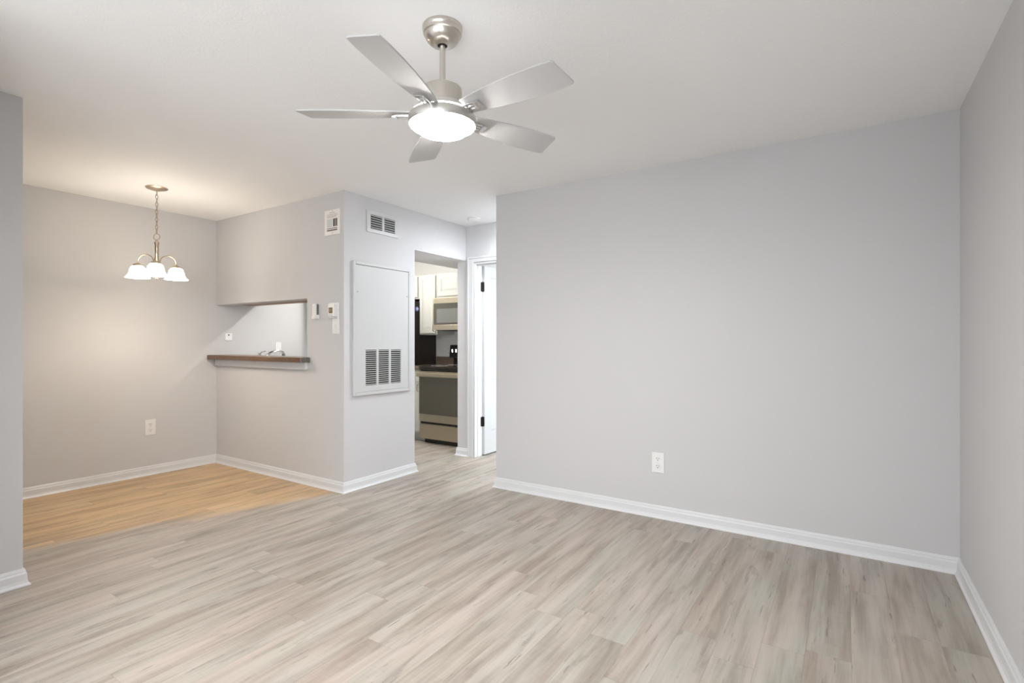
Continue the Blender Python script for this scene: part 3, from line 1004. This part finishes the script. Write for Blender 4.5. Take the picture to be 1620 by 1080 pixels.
def kitchen_range():
    root = thing('range', 'stainless electric range with dark glass oven door and black backguard', 'range', (-4.331, 4.62, 0))
    w = 0.757
    boxes('body', [(0.0, w, 0.012, 0.640, 0.055, 0.900)], 'black', root)
    boxes('foot_rail', [(0.03, w - 0.03, 0.05, 0.62, 0.0, 0.055)], 'black', root)
    boxes('storage_drawer', [(0.004, w - 0.004, -0.018, 0.012, 0.058, 0.232)], 'steel', root, 0.004)
    dr = boxes('oven_door', [(0.004, w - 0.004, -0.024, 0.012, 0.262, 0.352), (0.004, 0.030, -0.024, 0.012, 0.352, 0.800), (w - 0.030, w - 0.004, -0.024, 0.012, 0.352, 0.800),
                             (0.004, w - 0.004, -0.024, 0.012, 0.800, 0.862)], 'steel', root)
    boxes('door_glass', [(0.006, w - 0.006, -0.027, -0.010, 0.354, 0.800)], 'black_glass', dr, 0.001)
    bm = bmesh.new()
    cyl_y(bm, 0.385, 0.307, -0.0262, -0.0238, 0.017, 24)
    obj('round_badge', bm, 'nickel', dr, smooth=True)
    bm = bmesh.new()
    box(bm, -0.004, w + 0.004, -0.066, -0.048, 0.800, 0.848)
    for x in (0.03, w - 0.05):
        box(bm, x, x + 0.025, -0.050, -0.022, 0.812, 0.838)
    obj('handle', bm, 'steel', dr, bevel=0.006)
    boxes('control_trim', [(0.0, w, -0.012, 0.012, 0.872, 0.900)], 'black', root, 0.002)
    ck = boxes('cooktop', [(-0.002, w + 0.002, -0.030, 0.60, 0.900, 0.926)], 'cook_glass', root, 0.004)
    for bx_, by_, br in ((0.19, 0.14, 0.10), (0.56, 0.14, 0.08), (0.19, 0.42, 0.08), (0.56, 0.42, 0.10)):
        bm = bmesh.new()
        pts = [(bx_ + br * math.cos(a), by_ + br * math.sin(a), 0.9262) for a in [2 * PI * i / 40 for i in range(40)]]
        tube(bm, pts, 0.0012, 6, closed=True)
        obj('burner_ring', bm, 'print_grey', ck)
    # backguard: narrow neck, then a control head tilted back
    bm = bmesh.new()
    box(bm, 0.050, w - 0.050, 0.575, 0.640, 0.926, 1.010)
    prof = [(0.540, 1.010), (0.560, 1.175), (0.640, 1.175), (0.640, 1.010)]
    a = [bm.verts.new((0.0, y, z)) for y, z in prof]
    b = [bm.verts.new((w, y, z)) for y, z in prof]
    bm.faces.new(a); bm.faces.new(b)
    for i in range(4):
        bm.faces.new((a[i], a[(i + 1) % 4], b[(i + 1) % 4], b[i]))
    bg = obj('backguard', bm, 'black', root, bevel=0.006)
    for x in (0.060, 0.120, w - 0.120, w - 0.060):
        bm = bmesh.new()
        cyl_y(bm, x, 1.100, 0.528, 0.552, 0.024, 20)
        box(bm, x - 0.005, x + 0.005, 0.514, 0.528, 1.078, 1.122)
        obj('knob', bm, 'chrome', bg, smooth=True)
    boxes('clock_panel', [(0.25, 0.50, 0.538, 0.556, 1.060, 1.130)], 'black_glass', bg)


kitchen_range()

# microwave hung under the short cabinet
root = thing('microwave', 'stainless over-the-range microwave mounted above the range', 'microwave', (-4.329, 4.86, 1.362))
w = 0.757
boxes('body', [(0, w, 0.012, 0.408, 0.0, 0.398)], 'steel', root)
boxes('underside', [(0.02, w - 0.02, 0.03, 0.38, -0.008, 0.0)], 'black', root)
boxes('vent_strip', [(0, w, -0.012, 0.012, 0.330, 0.398)], 'steel', root, 0.003)
dr = boxes('door', [(0, 0.56, -0.018, 0.012, 0.0, 0.062), (0, 0.018, -0.018, 0.012, 0.062, 0.330)], 'steel', root, 0.002)
boxes('door_glass', [(0.018, 0.56, -0.016, 0.010, 0.062, 0.330)], 'black_glass', dr)
boxes('window', [(0.062, 0.50, -0.0175, -0.0158, 0.088, 0.262)], 'window_grey', dr)
bm = bmesh.new(); tube(bm, [(0.545, -0.02, 0.05), (0.545, -0.05, 0.08), (0.545, -0.055, 0.19), (0.545, -0.05, 0.30), (0.545, -0.02, 0.325)], 0.009, 10); obj('handle', bm, 'steel', dr, smooth=True)
boxes('control_panel', [(0.562, w, -0.016, 0.012, 0.0, 0.330)], 'black_glass', root, 0.002)

# refrigerator
root = thing('refrigerator', 'black refrigerator at the back of the kitchen beside the counter', 'refrigerator', (-5.345, 4.55, 0))
w = 0.700
boxes('body', [(0, w, 0.07, 0.715, 0.03, 1.735)], 'fridge_black', root, 0.004)
boxes('foot_grille', [(0.01, w - 0.01, 0.06, 0.68, 0.0, 0.03)], 'slot_dark', root)
for z0, z1, hz in ((0.06, 1.13, 0.86), (1.145, 1.735, 1.38)):
    dr = boxes('door', [(0.002, w - 0.002, 0.0, 0.066, z0, z1)], 'black', root, 0.006)
    bm = bmesh.new(); tube(bm, [(0.05, 0.0, hz - 0.2), (0.05, -0.045, hz - 0.18), (0.05, -0.05, hz), (0.05, -0.045, hz + 0.18), (0.05, 0.0, hz + 0.2)], 0.011, 10)
    obj('handle', bm, 'black', dr, smooth=True)
bm = bmesh.new()
tube(bm, [(w + 0.0005, 0.345, 1.640), (w + 0.0015, 0.345, 1.640), (w + 0.0025, 0.345, 1.640)], 0.030, 24)
spot = obj('round_spot', bm, 'spot_blue', root)  # round blue spot with a pale centre on the fridge side
bm = bmesh.new()
tube(bm, [(w + 0.0024, 0.350, 1.642), (w + 0.0028, 0.350, 1.642), (w + 0.0034, 0.350, 1.642)], 0.016, 20)
obj('spot_center', bm, 'spot_white', spot)

# outlet on the kitchen back wall by the backguard
root = thing('outlet', 'white outlet on the kitchen wall behind the range backguard', 'outlet', (-4.425, YB, 1.093))
boxes('cover_plate', [(-0.037, 0.037, -0.006, 0, -0.060, 0.060)], 'white_plastic', root, 0.002)
for zc in (0.027, -0.027):
    rc = boxes('receptacle', [(-0.018, 0.018, -0.0075, -0.0055, zc - 0.016, zc + 0.016)], 'white_plastic', root, 0.001)
    boxes('socket_slots', [(-0.010, -0.007, -0.0082, -0.0072, zc - 0.004, zc + 0.006), (0.007, 0.010, -0.0082, -0.0072, zc - 0.004, zc + 0.006)], 'slot_dark', rc)

# sink run under the pass-through
root = thing('sink_cabinet', 'cream base cabinet under the sink behind the pass-through wall', 'cabinet', (-3.872, 2.867, 0), PI, 'kitchen base cabinets')
boxes('body', [(0, 1.475, -0.58, -0.001, 0.10, 0.877)], 'cabinet', root)
boxes('toe_kick', [(0, 1.475, -0.52, -0.001, 0, 0.10)], 'print_grey', root)
for k in range(3):
    front('door', 0.015 + k * 0.485, 0.478 + k * 0.485, 0.12, 0.86, -0.58, root, handle=(0.44 + k * 0.485, 0.78, True))
root = thing('sink_counter', 'dark mottled sink countertop behind the pass-through wall', 'countertop', (XL + 0.001, 2.867, 0.877))
boxes('slab', [(0, 1.476, 0, 0.10, 0.001, 0.038), (0, 1.476, 0.52, 0.61, 0.001, 0.038), (0, 0.12, 0.10, 0.52, 0.001, 0.038), (0.86, 1.476, 0.10, 0.52, 0.001, 0.038)], 'granite_kit', root)
root = thing('sink', 'stainless sink set in the counter behind the pass-through', 'sink', (XL + 0.121, 2.967, 0.878))
boxes('basin', [(0.001, 0.739, 0.001, 0.419, 0.001, 0.006), (0.001, 0.008, 0.001, 0.419, 0.006, 0.034), (0.732, 0.739, 0.001, 0.419, 0.006, 0.034), (0.008, 0.732, 0.001, 0.008, 0.006, 0.034), (0.008, 0.732, 0.412, 0.419, 0.006, 0.034),
                (-0.015, 0.755, -0.012, 0.001, 0.0372, 0.040), (-0.015, 0.755, 0.419, 0.432, 0.0372, 0.040)], 'steel_sink', root)

# faucet: lever at left, curved spout at right
root = thing('faucet', 'chrome kitchen faucet with lever handle rising behind the bar shelf', 'faucet', (-4.86, 2.93, 0.9195))
bm = bmesh.new()
box(bm, -0.13, 0.13, -0.024, 0.024, 0.0, 0.010)
obj('deck_plate', bm, 'chrome', root, bevel=0.004)
bm = bmesh.new()
lathe(bm, [(0.024, 0.010), (0.022, 0.03), (0.019, 0.06), (0.018, 0.105), (0.021, 0.115), (0.021, 0.135), (0.012, 0.150), (0.0, 0.153)], 24)
obj('body', bm, 'chrome', root, smooth=True)
bm = bmesh.new()
ptsl = [(0, 0, 0.120), (0.02, 0.03, 0.160), (0.03, 0.07, 0.188), (0.03, 0.12, 0.203), (0.025, 0.17, 0.204), (0.02, 0.205, 0.190), (0.018, 0.215, 0.168)]
tube(bm, ptsl, [0.013, 0.013, 0.013, 0.0125, 0.0125, 0.012, 0.012], 14)
sp = obj('spout', bm, 'chrome', root, smooth=True)
bm = bmesh.new()
lathe(bm, [(0.0, 0.145), (0.013, 0.146), (0.016, 0.150), (0.016, 0.172), (0.012, 0.176), (0.0, 0.176)], 18, cx=0.018, cy=0.216)
obj('aerator', bm, 'grey_plastic', sp, smooth=True)
bm = bmesh.new()
tube(bm, [(0.0, 0.0, 0.148), (-0.05, 0.0, 0.168), (-0.09, 0.01, 0.185), (-0.13, 0.02, 0.172)][:3], [0.010, 0.009, 0.007], 10)
obj('lever', bm, 'chrome', root, smooth=True)
bm = bmesh.new()
tube(bm, [(-0.135, 0.03, 0.0), (-0.135, 0.03, 0.06), (-0.135, 0.03, 0.12)], 0.016, 14)
tube(bm, [(-0.135, 0.03, 0.115), (-0.13, 0.03, 0.150), (-0.09, 0.045, 0.195), (-0.05, 0.06, 0.203)], [0.013, 0.008, 0.006, 0.007], 10)
obj('side_sprayer', bm, 'chrome', root, smooth=True)

# kitchen ceiling lamp
root = thing('ceiling_light', 'long fluorescent ceiling light in the kitchen', 'ceiling light', (-4.62, 4.02, H))
boxes('housing', [(-0.40, 0.40, -0.075, 0.075, -0.050, 0.0)], 'white_metal', root)
boxes('diffuser', [(-0.39, 0.39, -0.066, 0.066, -0.080, -0.0505)], 'tube_diffuser', root, 0.002)

# unseen hall lamp behind the back wall, added to brighten the access panel wall
root = thing('ceiling_light', 'added round flush fill light in the little hall, out of view', 'ceiling light', (-2.42, 3.99, H))
bm = bmesh.new(); lathe(bm, [(0.15, 0), (0.15, -0.060), (0.0, -0.060)], 40); obj('base_pan', bm, 'white_metal', root, smooth=True)
bm = bmesh.new(); lathe(bm, [(0.138, -0.060), (0.136, -0.064), (0.06, -0.070), (0.0, -0.071)], 40); obj('diffuser', bm, 'hall_fill', root, smooth=True)
